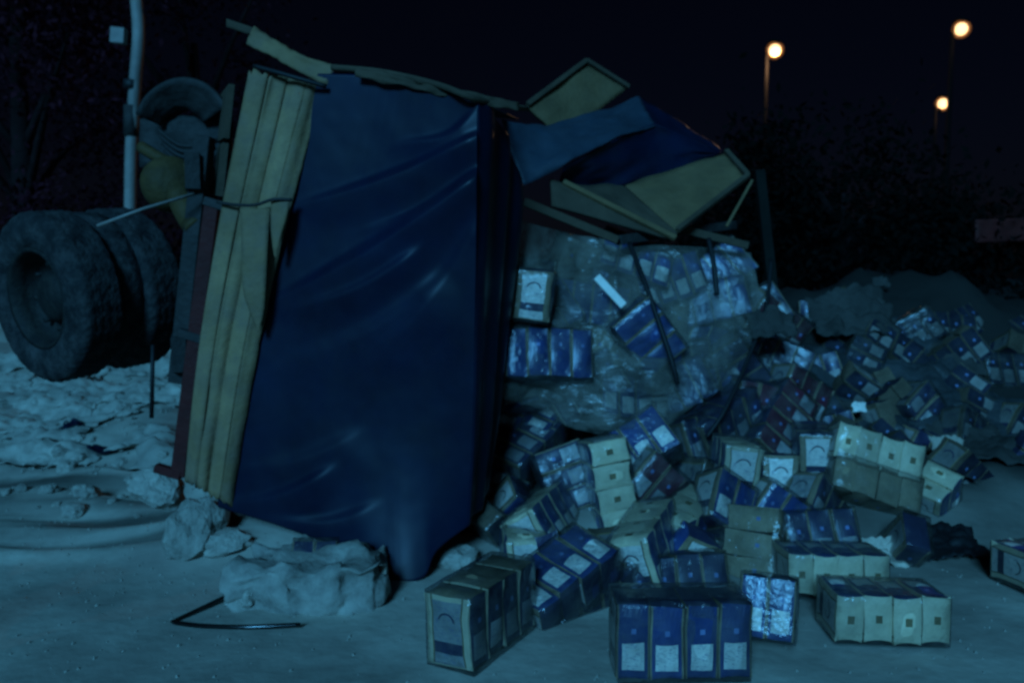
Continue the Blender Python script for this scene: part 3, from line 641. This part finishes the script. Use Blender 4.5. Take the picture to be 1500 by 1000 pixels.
# --- collapsed roof: plywood panels, battens, folds of tarp
def panel(name, corners, m_, batten=None, thick=.022, edges=(), wob=.012):
    fq = coons([corners[0], corners[1]], [corners[3], corners[2]], [corners[0], corners[3]], [corners[1], corners[2]])
    nrm = (corners[1] - corners[0]).cross(corners[3] - corners[0]).normalized()
    if nrm.y > 0: nrm = -nrm
    o = sheet(name, lambda u, v: fq(u, v) + nrm * wob * fbm(u * 3, v * 3, corners[0].x), 14, 10, m_, T, thick)
    for e in edges:
        a, b = corners[e], corners[(e + 1) % 4]
        beam('batten', a + nrm * .03, b + nrm * .03, .035, .03, batten or m_, o_parent(o), side=nrm)
    return o
def o_parent(o): return o
panel('roof_panel', PP((770, 156, 5.6), (856, 92, 6.0), (918, 131, 6.1), (822, 204, 5.65)), M['ply'], M['ply_dark'], edges=(0, 1))
rt = coons(PP((735, 175, 5.15), (800, 184, 5.5), (890, 160, 5.8), (935, 140, 6.0)), PP((766, 272, 5.05), (830, 240, 5.15), (905, 200, 5.4), (960, 185, 5.7)), PP((735, 175, 5.15), (750, 225, 5.1), (766, 272, 5.05)), PP((935, 140, 6.0), (960, 185, 5.7)))
sheet('roof_tarp', lambda u, v: rt(u, v) + V3((0, -.02, .02)) * fbm(u * 4, v * 3, 7), 40, 20, M['tarp_pale'], T, .004)
rt2 = coons(PP((826, 243, 5.16), (905, 202, 5.42), (958, 180, 5.72), (940, 146, 6.02))[:3] + PP((1054, 222, 5.9)), PP((815, 283, 5.35), (900, 275, 5.5), (985, 254, 5.7), (1056, 228, 5.9)), PP((826, 243, 5.16), (815, 283, 5.35)), PP((1054, 222, 5.9), (1056, 228, 5.9)))
sheet('roof_tarp_fold', lambda u, v: rt2(u, v) + V3((0, .03, .01)) * fbm(u * 4, v * 3, 2), 40, 16, M['tarp'], T, .004)
sheet('roof_tarp_back', lambda u, v: coonsb(u, v), 20, 12, M['tarp'], T, .004) if False else None
rt3 = coons(PP((936, 142, 6.05), (1000, 180, 6.2), (1060, 222, 6.1)), PP((950, 184, 5.76), (1000, 205, 5.85), (1052, 224, 5.95)), PP((936, 142, 6.05), (950, 184, 5.76)), PP((1060, 222, 6.1), (1052, 224, 5.95)))
sheet('roof_tarp_edge', lambda u, v: rt3(u, v) + V3((0, 0, .02)) * fbm(u * 4, v * 3, 2), 20, 8, M['tarp'], T, .004)
panel('roof_panel', PP((912, 271, 5.55), (1063, 226, 5.75), (1095, 262, 5.5), (992, 342, 5.1)), M['ply'], M['ply_dark'], edges=(1, 2))
panel('roof_panel', PP((822, 272, 5.3), (912, 271, 5.55), (992, 342, 5.1), (986, 350, 5.08)), M['ply_dark'], edges=())
panel('roof_panel', PP((806, 263, 5.2), (822, 270, 5.22), (986, 352, 5.05), (808, 302, 5.12)), M['ply_dark'], M['ply'], edges=(1,), wob=.004)
beam('roof_strut', P(768, 296, 5.0), P(905, 352, 5.0), .05, .05, M['ply_dark'], T)
beam('roof_strut', P(1064, 332, 5.3), P(1102, 264, 5.5), .018, .018, M['ply'], T)
beam('roof_strut', P(1000, 336, 5.3), P(1096, 360, 5.3), .05, .03, M['ply_dark'], T)
beam('roof_strut', P(905, 352, 5.05), P(1075, 330, 5.6), .06, .06, M['steel'], T)
# rear corner posts and the dark torn side panel behind the heap
beam('corner_post', P(1112, 250, 5.9), P(1150, 600, 5.6), .07, .07, M['panel'], T)
panel('tail_board', PP((1428, 322, 8.6), (1520, 318, 8.8), (1520, 352, 8.8), (1428, 356, 8.6)), M['red'])
tube('hanging_strap', PP((224, 505, 4.5), (223, 560, 4.5), (222, 612, 4.5)), .012, M['black'], T)
# cables hanging from the roof
tube('hanging_cable', spline(PP((922, 356, 4.75), (945, 415, 4.55), (968, 480, 4.42), (986, 535, 4.36), (992, 562, 4.36)), 6), .014, M['black'], T)
tube('hanging_cable', spline(PP((1038, 350, 5.0), (1046, 390, 4.9), (1050, 432, 4.86)), 6), .016, M['black'], T)
tube('hanging_cable', spline(PP((1130, 380, 5.3), (1122, 450, 5.1), (1098, 520, 4.9), (1062, 600, 4.7), (1035, 640, 4.66)), 6), .013, M['black'], T)

# ------------------------------------------------------------------ plastic sheet over the load
pt = coons(spline(PP((758, 322, 4.62), (840, 345, 5.0), (920, 360, 5.0), (1000, 360, 5.1), (1098, 370, 5.3)), 5),
           spline(PP((726, 578, 4.5), (790, 600, 4.60), (860, 632, 4.52), (950, 640, 4.52), (1010, 600, 4.62), (1075, 540, 4.85)), 5),
           spline(PP((758, 322, 4.62), (750, 400, 4.58), (738, 490, 4.54), (726, 578, 4.5)), 5),
           spline(PP((1098, 370, 5.3), (1114, 450, 5.15), (1100, 500, 5.0), (1075, 540, 4.85)), 5))
def pf(u, v):
    p = pt(u, v); q = .03 * fbm(p.x * 3, p.z * 3, 4) + .05 * abs(fbm(p.x * 2.2 + p.z * 2, p.z * 3.5 - p.x, 6, 3)) + .20 * math.sin(math.pi * u) * math.sin(math.pi * v) ** .7 + .10 * abs(nz(p.x * 1.7 + .4, p.z * 2.1, 3)) + .035 * (1 - abs(math.sin(6 * (p.x * .7 + p.z * .9) + 3 * nz(p.x * 1.5, p.z * 1.5, 8)))) ** 3
    return p + V3((0, -q, .02 * nz(p.x * 5, p.z * 5)))
ps = sheet('plastic_sheet', pf, 160, 130, M['plastic'])
tag(ps, 'cloudy plastic sheet draped over the load still in the truck', 'plastic sheet')
wb = beam('white_strip', P(874, 405, 4.50), P(914, 448, 4.46), .045, .012, M['white'])
tag(wb, 'short white strip slanting on the plastic sheet', 'strip')

# ------------------------------------------------------------------ rubble, sacks and scraps
def rock_mesh(seed, sub=3, flat=.7):
    bm = bmesh.new(); bmesh.ops.create_icosphere(bm, subdivisions=sub, radius=.5)
    for v in bm.verts:
        p = v.co * 2; q = 1 + .35 * nz(p.x * 1.1 + seed * 9, p.y * 1.1, p.z * 1.1) + .16 * nz(p.x * 3, p.y * 3 + seed * 5, p.z * 3)
        v.co *= q; v.co.z *= flat
        v.co.x = round(v.co.x * 7) / 7 * .35 + v.co.x * .65; v.co.z = round(v.co.z * 6) / 6 * .3 + v.co.z * .7
    m = bpy.data.meshes.new('stone'); bm.to_mesh(m); bm.free(); m.materials.append(M['stone']); return m
rocks = [rock_mesh(s) for s in range(6)]
def rock(px, py, size, label=None, p=None, scale=(1, 1, 1)):
    o = bpy.data.objects.new('stone', rocks[rnd.randrange(6)]); link(o)
    p = p or gpt(px, py); o.location = p + V3((0, 0, size * .12)); o.scale = Vector(scale) * size
    o.rotation_euler = (rnd.uniform(-.4, .4), rnd.uniform(-.4, .4), rnd.uniform(0, 6.3))
    tag(o, label or 'rough pale stone lying in the dust on the left bank', 'stone', None if label else 'stones on the left bank'); return o
rock(285, 790, .30, 'large pale stone under the foot of the cream boards', p=P(288, 782, 4.12), scale=(1, 1, 1.5))
rock(232, 725, .25, 'rounded pale stone left of the cream boards foot', p=P(232, 722, 4.5), scale=(1.2, 1, 1.2))
rock(362, 880, .11, 'small jagged stone at the tip of the bent rod', p=P(362, 876, 3.52), scale=(1, 1, 1.3))
rock(665, 830, .22, 'pale stone slab just right of the tarp tip', p=P(664, 830, 4.05), scale=(1.2, 1, 1))
rock(305, 835, .2, 'flat stone in front of the large pale stone', p=P(330, 800, 4.08), scale=(1.4, 1, 1))
n_ = 0
while n_ < 60:
    px, py = rnd.uniform(-40, 300), rnd.uniform(500, 760)
    p = gpt(px, py)
    if p.y > 11: continue
    s = rnd.uniform(.04, .13) * (1 if rnd.random() < .8 else 1.9)
    rock(px, py, s, p=p); n_ += 1
def fsheet(px, py, s, label, m_, seed, group, lift=.0):
    p = gpt(px, py); k = seed * 5.3
    def fn(u, v):
        uu, vv = u - .5, v - .5; e = 1 + .3 * fbm(2.5 * uu + k, 2.5 * vv, 1, 2); x = uu * s * 1.5 * e; y = vv * s * e
        z = .12 * s * abs(fbm(3.0 * uu + k, 3.0 * vv, 2, 3)) + .04 * s * (.5 - abs(nz(7 * uu + k, 7 * vv, 6)))
        q = p + V3((x, y, 0)); return V3((q.x, q.y, h(q.x, q.y) + .01 + z + lift * (1 - 2 * max(abs(uu), abs(vv)))))
    o = sheet('crumpled_sheet', fn, 26, 22, M[m_], None, .003); tag(o, label, 'sheeting', group)
for k in range(26):
    fsheet(rnd.uniform(-20, 270), rnd.uniform(520, 690), rnd.uniform(.22, .5), 'pale crumpled wrapping sheet strewn on the left bank', 'debris', k, 'crumpled sheets on the left bank')
for k in range(15):
    fsheet(rnd.uniform(1165, 1500), rnd.uniform(480, 700), rnd.uniform(.3, .6), 'dim torn wrapping tangled over the right rear heap', ['wrap_dark', 'cloth', 'wrap_dark'][k % 3], 40 + k, 'torn wrapping over the right heap', lift=.10)
# uncountable gravel
bm = bmesh.new(); gvs, gfs = [], []
for _ in range(5200):
    if rnd.random() < .5: x, y = rnd.uniform(-5.5, -.6), rnd.uniform(3.4, 9.5)
    else: x, y = rnd.uniform(-2.2, 4.5), rnd.uniform(2.7, 8)
    if falloff_and_ruts(x, y) > .5 or far_falloff(x, y) > .3: continue
    s = rnd.uniform(.004, .017) * (1.6 if y > 5 else .8); b0 = len(gvs); z = h(x, y); a = rnd.uniform(0, 6.3)
    for k in range(4): gvs.append((x + s * math.cos(a + k * 1.57) * rnd.uniform(.6, 1.2), y + s * math.sin(a + k * 1.57) * rnd.uniform(.6, 1.2), z - s * .2))
    gvs.append((x + s * rnd.uniform(-.3, .3), y, z + s * rnd.uniform(.5, 1)))
    for k in range(4): gfs.append((b0 + k, b0 + (k + 1) % 4, b0 + 4))
gr = mesh('gravel', gvs, gfs, M['stone']); gr['kind'] = 'stuff'; gr['label'] = 'loose gravel and grit scattered over the ground'; gr['category'] = 'gravel'

# dust-covered bundle in front of the tarp
def bundle(u, v):
    return None
B = empty('dusty_bundle', gpt(450, 890)); tag(B, 'dust-covered plastic-wrapped bundle on the road in front of the tarp', 'bundle')
c0 = P(455, 856, 3.66)
bmb = bmesh.new(); bmesh.ops.create_cube(bmb, size=1); bmesh.ops.subdivide_edges(bmb, edges=bmb.edges[:], cuts=15, use_grid_fill=True)
for v in bmb.verts:
    p = v.co; rr = Vector((p.x, p.y, p.z)); sph = rr.normalized() * .5
    q = rr.lerp(sph, .38); q = Vector((q.x * .72, q.y * .42, q.z * .27))
    q += Vector((nz(q.x * 8, q.y * 8, q.z * 8), nz(q.y * 8, q.z * 8, 4 + q.x * 8), 1.2 * nz(q.z * 7, 2 + q.x * 7, q.y * 7))) * .06
    q += Vector((nz(q.x * 22, q.y * 22, q.z * 22), nz(q.y * 22, q.z * 22, 1), nz(q.z * 20, q.x * 20, 3))) * .028
    q += Vector((0, -.3, 1)) * .05 * (.45 - abs(fbm(q.x * 5, q.y * 5 + q.z * 4, 9, 3)))
    q.z += .05 * (q.x + .1) if q.z > 0 else 0
    v.co = q + c0 - B.location
bmobj('wrap', bmb, M['dustpile'], B, True)
for k in range(3):
    sheet('torn_flap', lambda u, v, k=k: P(540 + 26 * u * (1 - .4 * k) - 170 * (k == 2), 826 + 40 * v * (.6 + .4 * u) + 8 * k + 30 * (k == 2), 3.60 - .05 * u * v + .03 * nz(u * 4 + k, v * 4)), 8, 8, M['scrap'], B, .002)
SC = case(P(462, 834, 3.74), x=(1, .1, -.03), y=(0, .75, -.65), z=None, kind='navy', n=2, scale=.85, label='small dark twin pack poking out on top of the dusty bundle')
# bent rod
rod = tube('bent_rod', spline([gpt(338, 879, .03), gpt(295, 897, .02)], 4)[:-1] + spline([gpt(252, 915, .012), gpt(300, 921, .014), gpt(370, 923, .016), gpt(440, 921, .02)], 6), .010, mat('shiny_dark_steel', (.05, .05, .05), .18, .2, 8, metal=.9), n=10)
tag(rod, 'thin black metal rod bent into a V on the road', 'rod')
# paper and cloth scraps
def scrap(px, py, s, label, m_='scrap', d=None, flat=False, lift=.4, cat='scrap', group=None, seed=0, name='paper_scrap'):
    p = P(px, py, d) if d else gpt(px, py, .03); k = seed * 3.7
    def fn(u, v):
        a = 2 * math.pi * 0; uu, vv = u - .5, v - .5
        e = 1 + .25 * fbm(2.2 * uu + k, 2.2 * vv, 1, 2)                       # ragged outline
        x = uu * s * 1.2 * e; y = vv * s * .9 * e
        z = abs(.24 * s * fbm(2.6 * uu + k, 2.6 * vv, 2, 3)) + .06 * s * nz(11 * uu + k, 11 * vv) + lift * s * (.25 - uu * uu) 
        q = p + V3((x, -y, 0))
        if flat: return V3((q.x, q.y, h(q.x, q.y) + .012 + z))
        return p + V3((x, -y * .6 - .5 * z, -y * .75 + z))
    o = sheet(name, fn, 22, 22, M[m_], None, .002)
    return tag(o, label, cat, group)
scrap(1297, 822, .19, 'crumpled white torn carton left on the road behind the cream-ended multipacks', seed=1, name='torn_carton', cat='carton')
scrap(898, 907, .06, 'tiny pale paper scrap beside the upright front multipack', seed=2, d=3.45)
scrap(1390, 806, .32, 'crumpled black plastic sheet lying on the ground at the right', 'black', flat=True, seed=3, name='black_plastic', cat='plastic')  # flat dark crumpled patch over the ground
scrap(108, 628, .18, 'dark blue scrap lying among stones on the left bank', 'tarp', flat=True, seed=4)
scrap(150, 668, .16, 'small navy scrap on the left bank near the red frame', 'tarp', flat=True, seed=11)
scrap(1345, 520, .55, 'large dirty cloth draped on the right rear heap', 'cloth', seed=5, d=6.6, name='cloth', cat='cloth')
scrap(1245, 470, .55, 'crumpled grey sheet on top of the right rear heap', 'cloth', seed=6, d=6.6, name='cloth', cat='cloth')
scrap(1290, 415, .12, 'small pale scrap on the edge of the dark panel', 'cloth', seed=7, d=7.3)
scrap(1258, 598, .09, 'tiny white scrap standing up in the right heap', 'white', seed=8, d=5.6)
scrap(1130, 480, .24, 'pale torn film strip hanging right of the plastic sheet', 'cloth', seed=9, d=5.0, name='film_strip')
scrap(1390, 660, .20, 'pale torn carton flap on the right heap', seed=10, d=5.2, name='torn_carton', cat='carton')

# ------------------------------------------------------------------ pole, tree and far street lamps
U = empty('utility_pole', (P(196, 290, 9.5).x, 9.5, h(P(196, 290, 9.5).x, 9.5))); tag(U, 'slim pale steel pole with a small box standing behind the wheels', 'pole')
pp = PP((190, 540, 9.5), (191, 285, 9.5), (193, 205, 9.5), (199, 110, 9.5), (203, 50, 9.5), (199, -10, 9.5), (192, -90, 9.5))
tube('post', spline(pp, 5), .068, M['post'], U, 12)
beam('bracket_box', P(164, 52, 9.4), P(184, 54, 9.4), .17, .10, M['post'], U)
tube('band', PP((193, 118, 9.5), (192, 131, 9.5)), .09, M['black'], U, 12)
tube('band', PP((192, 155, 9.5), (192, 200, 9.5)), .082, M['steel'], U, 12)

def tree(base, hgt, rad, nleaf, label, seed, lm='leaf', name='tree', grp='trees behind the bank', squash=1, tr=.22):
    r_ = random.Random(seed); Tn = empty(name, base); tag(Tn, label, name, grp)
    tk = [Vector(base) + V3((.12 * nz(i, seed), .1 * nz(seed, i), hgt * .75 * i / 6)) for i in range(7)]
    tube('trunk', spline(tk, 3), [tr * (1 - .75 * i / 18) for i in range(19)], M['bark'], Tn, 10)
    clumps = []
    for k in range(26):
        a = r_.uniform(0, 6.28); rr = rad * math.sqrt(r_.random()); z = hgt * r_.uniform(.12, 1.0)
        c = Vector(base) + V3((rr * math.cos(a), rr * math.sin(a), z)); clumps.append((c, r_.uniform(.4, .95)))
        if k % 2 == 0: tube('branch', spline([tk[min(6, int(z / hgt * 5))], (tk[min(6, int(z / hgt * 5))] + c) / 2 + V3((0, 0, .15)), c], 3), [.06, .055, .05, .04, .03, .02, .01], M['bark'], Tn, 6)
    vs_, fs = [], []
    for _ in range(nleaf):
        c, cr = clumps[r_.randrange(len(clumps))]
        d = Vector((r_.gauss(0, 1), r_.gauss(0, 1), r_.gauss(0, 1))) * cr * .5; p = c + d - Vector(base)
        a = Vector((r_.uniform(-1, 1), r_.uniform(-1, 1), r_.uniform(-1, 1))).normalized(); b = a.cross(Vector((r_.uniform(-1, 1), r_.uniform(-1, 1), r_.uniform(-1, 1)))).normalized(); s = r_.uniform(.03, .07)
        b0 = len(vs_); vs_ += [p - a * s, p + b * s * .5, p + a * s, p - b * s * .5]; fs.append((b0, b0 + 1, b0 + 2, b0 + 3))
    mesh('crown', vs_, fs, M[lm], Tn)
tree((-6.9, 11.5, h(-6.9, 11.5) - .1), 6.5, 2.0, 16000, 'dark bushy tree at the left edge behind the wheels', 3)
tree((-5.2, 13.5, h(-5.2, 13.5) - .1), 6.0, 1.8, 12000, 'dark tree just behind the pale pole', 5)

tree((3.75, 9.2, h(3.75, 9.2) - .1), 1.9, 1.2, 9000, 'dark bushy mass rising behind the right rear heap', 8, 'bush', 'bush', 'bushes behind the heap', tr=.08)
tree((2.7, 9.6, h(2.7, 9.6) - .1), 1.5, .9, 6000, 'smaller dark bush between the broken roof and the larger bush', 9, 'bush', 'bush', 'bushes behind the heap', tr=.08)
tree((5.3, 9.8, h(5.3, 9.8) - .1), 1.2, 1.0, 6000, 'low dark bush at the right edge behind the heap', 10, 'bush', 'bush', 'bushes behind the heap', tr=.08)
def emis(name, col, s):
    m = bpy.data.materials.new(name); m.use_nodes = True; t = m.node_tree; b = t.nodes['Principled BSDF']
    b.inputs['Base Color'].default_value = (*col, 1); b.inputs['Emission Color'].default_value = (*col, 1); b.inputs['Emission Strength'].default_value = s; return m
M['lamp'] = emis('lit_lamp_burner', (1, .60, .27), 3.2)
def glow_bowl_material():
    m = bpy.data.materials.new('amber_lamp_bowl'); m.use_nodes = True; t = m.node_tree; t.nodes.clear()
    o = t.nodes.new('ShaderNodeOutputMaterial'); tr = t.nodes.new('ShaderNodeBsdfTransparent'); e = t.nodes.new('ShaderNodeEmission')
    e.inputs[0].default_value = (1, .36, .10, 1); e.inputs[1].default_value = .45; mx = t.nodes.new('ShaderNodeMixShader'); mx.inputs[0].default_value = .3
    t.links.new(tr.outputs[0], mx.inputs[1]); t.links.new(e.outputs[0], mx.inputs[2]); t.links.new(mx.outputs[0], o.inputs[0]); return m
M['bowl'] = glow_bowl_material()  # emissive shell round the burner, painting the lamp's orange halo
M['lamp_post'] = mat('blackened_lamp_post', (.003, .0025, .0025), .8, .2, 3, spec=.03)
def lamp(px, py, d, size, label, power):
    p = P(px, py, d); bx = p.x - size * .36; L = empty('street_lamp', (bx, d, h(bx, d))); tag(L, label, 'street lamp', 'lit street lamps')
    tube('post', [(bx, d + .05, L.location.z), (bx, d + .05, p.z * .5), (bx, d + .05, p.z - size * .25), (bx + .03, d + .05, p.z + size * .1)], [.09, .07, .05, .045], M['lamp_post'], L, 10)
    tube('arm', spline([(bx, d + .05, p.z), (bx + .05, d + .05, p.z + size * .36), (bx + size * .4, d, p.z + size * .44)], 4), .03, M['lamp_post'], L, 8)
    lathe('lamp_hood', p + V3((0, 0, size * .36)), (.2, -.1, 1), [(size * .36, -.03), (size * .3, .05), (size * .15, .09), (0, .1)], M['lamp_post'], L, 20)
    def globe(nm, r, m_): lathe(nm, p, (.2, -.1, 1), [(r * math.sin(math.pi * i / 12), -r * math.cos(math.pi * i / 12)) for i in range(13)], m_, L, 20)
    globe('lamp_burner', size * .29, M['lamp']); globe('lamp_bowl', size * .42, M['bowl'])
    pl = bpy.data.lights.new('lamp_light', 'POINT'); pl.energy = power; pl.color = (1, .6, .3); pl.shadow_soft_size = .1
    lo = bpy.data.objects.new('lamp_light', pl); link(lo, L); lo.location = p + V3((0, -.35, -size * .75)) - Vector(L.location)
lamp(1135, 74, 23.5, .58, 'lit street lamp on the left of the three, its post glowing below', 420)
lamp(1408, 43, 21.5, .54, 'lit street lamp highest in the upper right corner', 8)
lamp(1381, 152, 31.0, .64, 'lit street lamp lowest of the three at the right', 30)
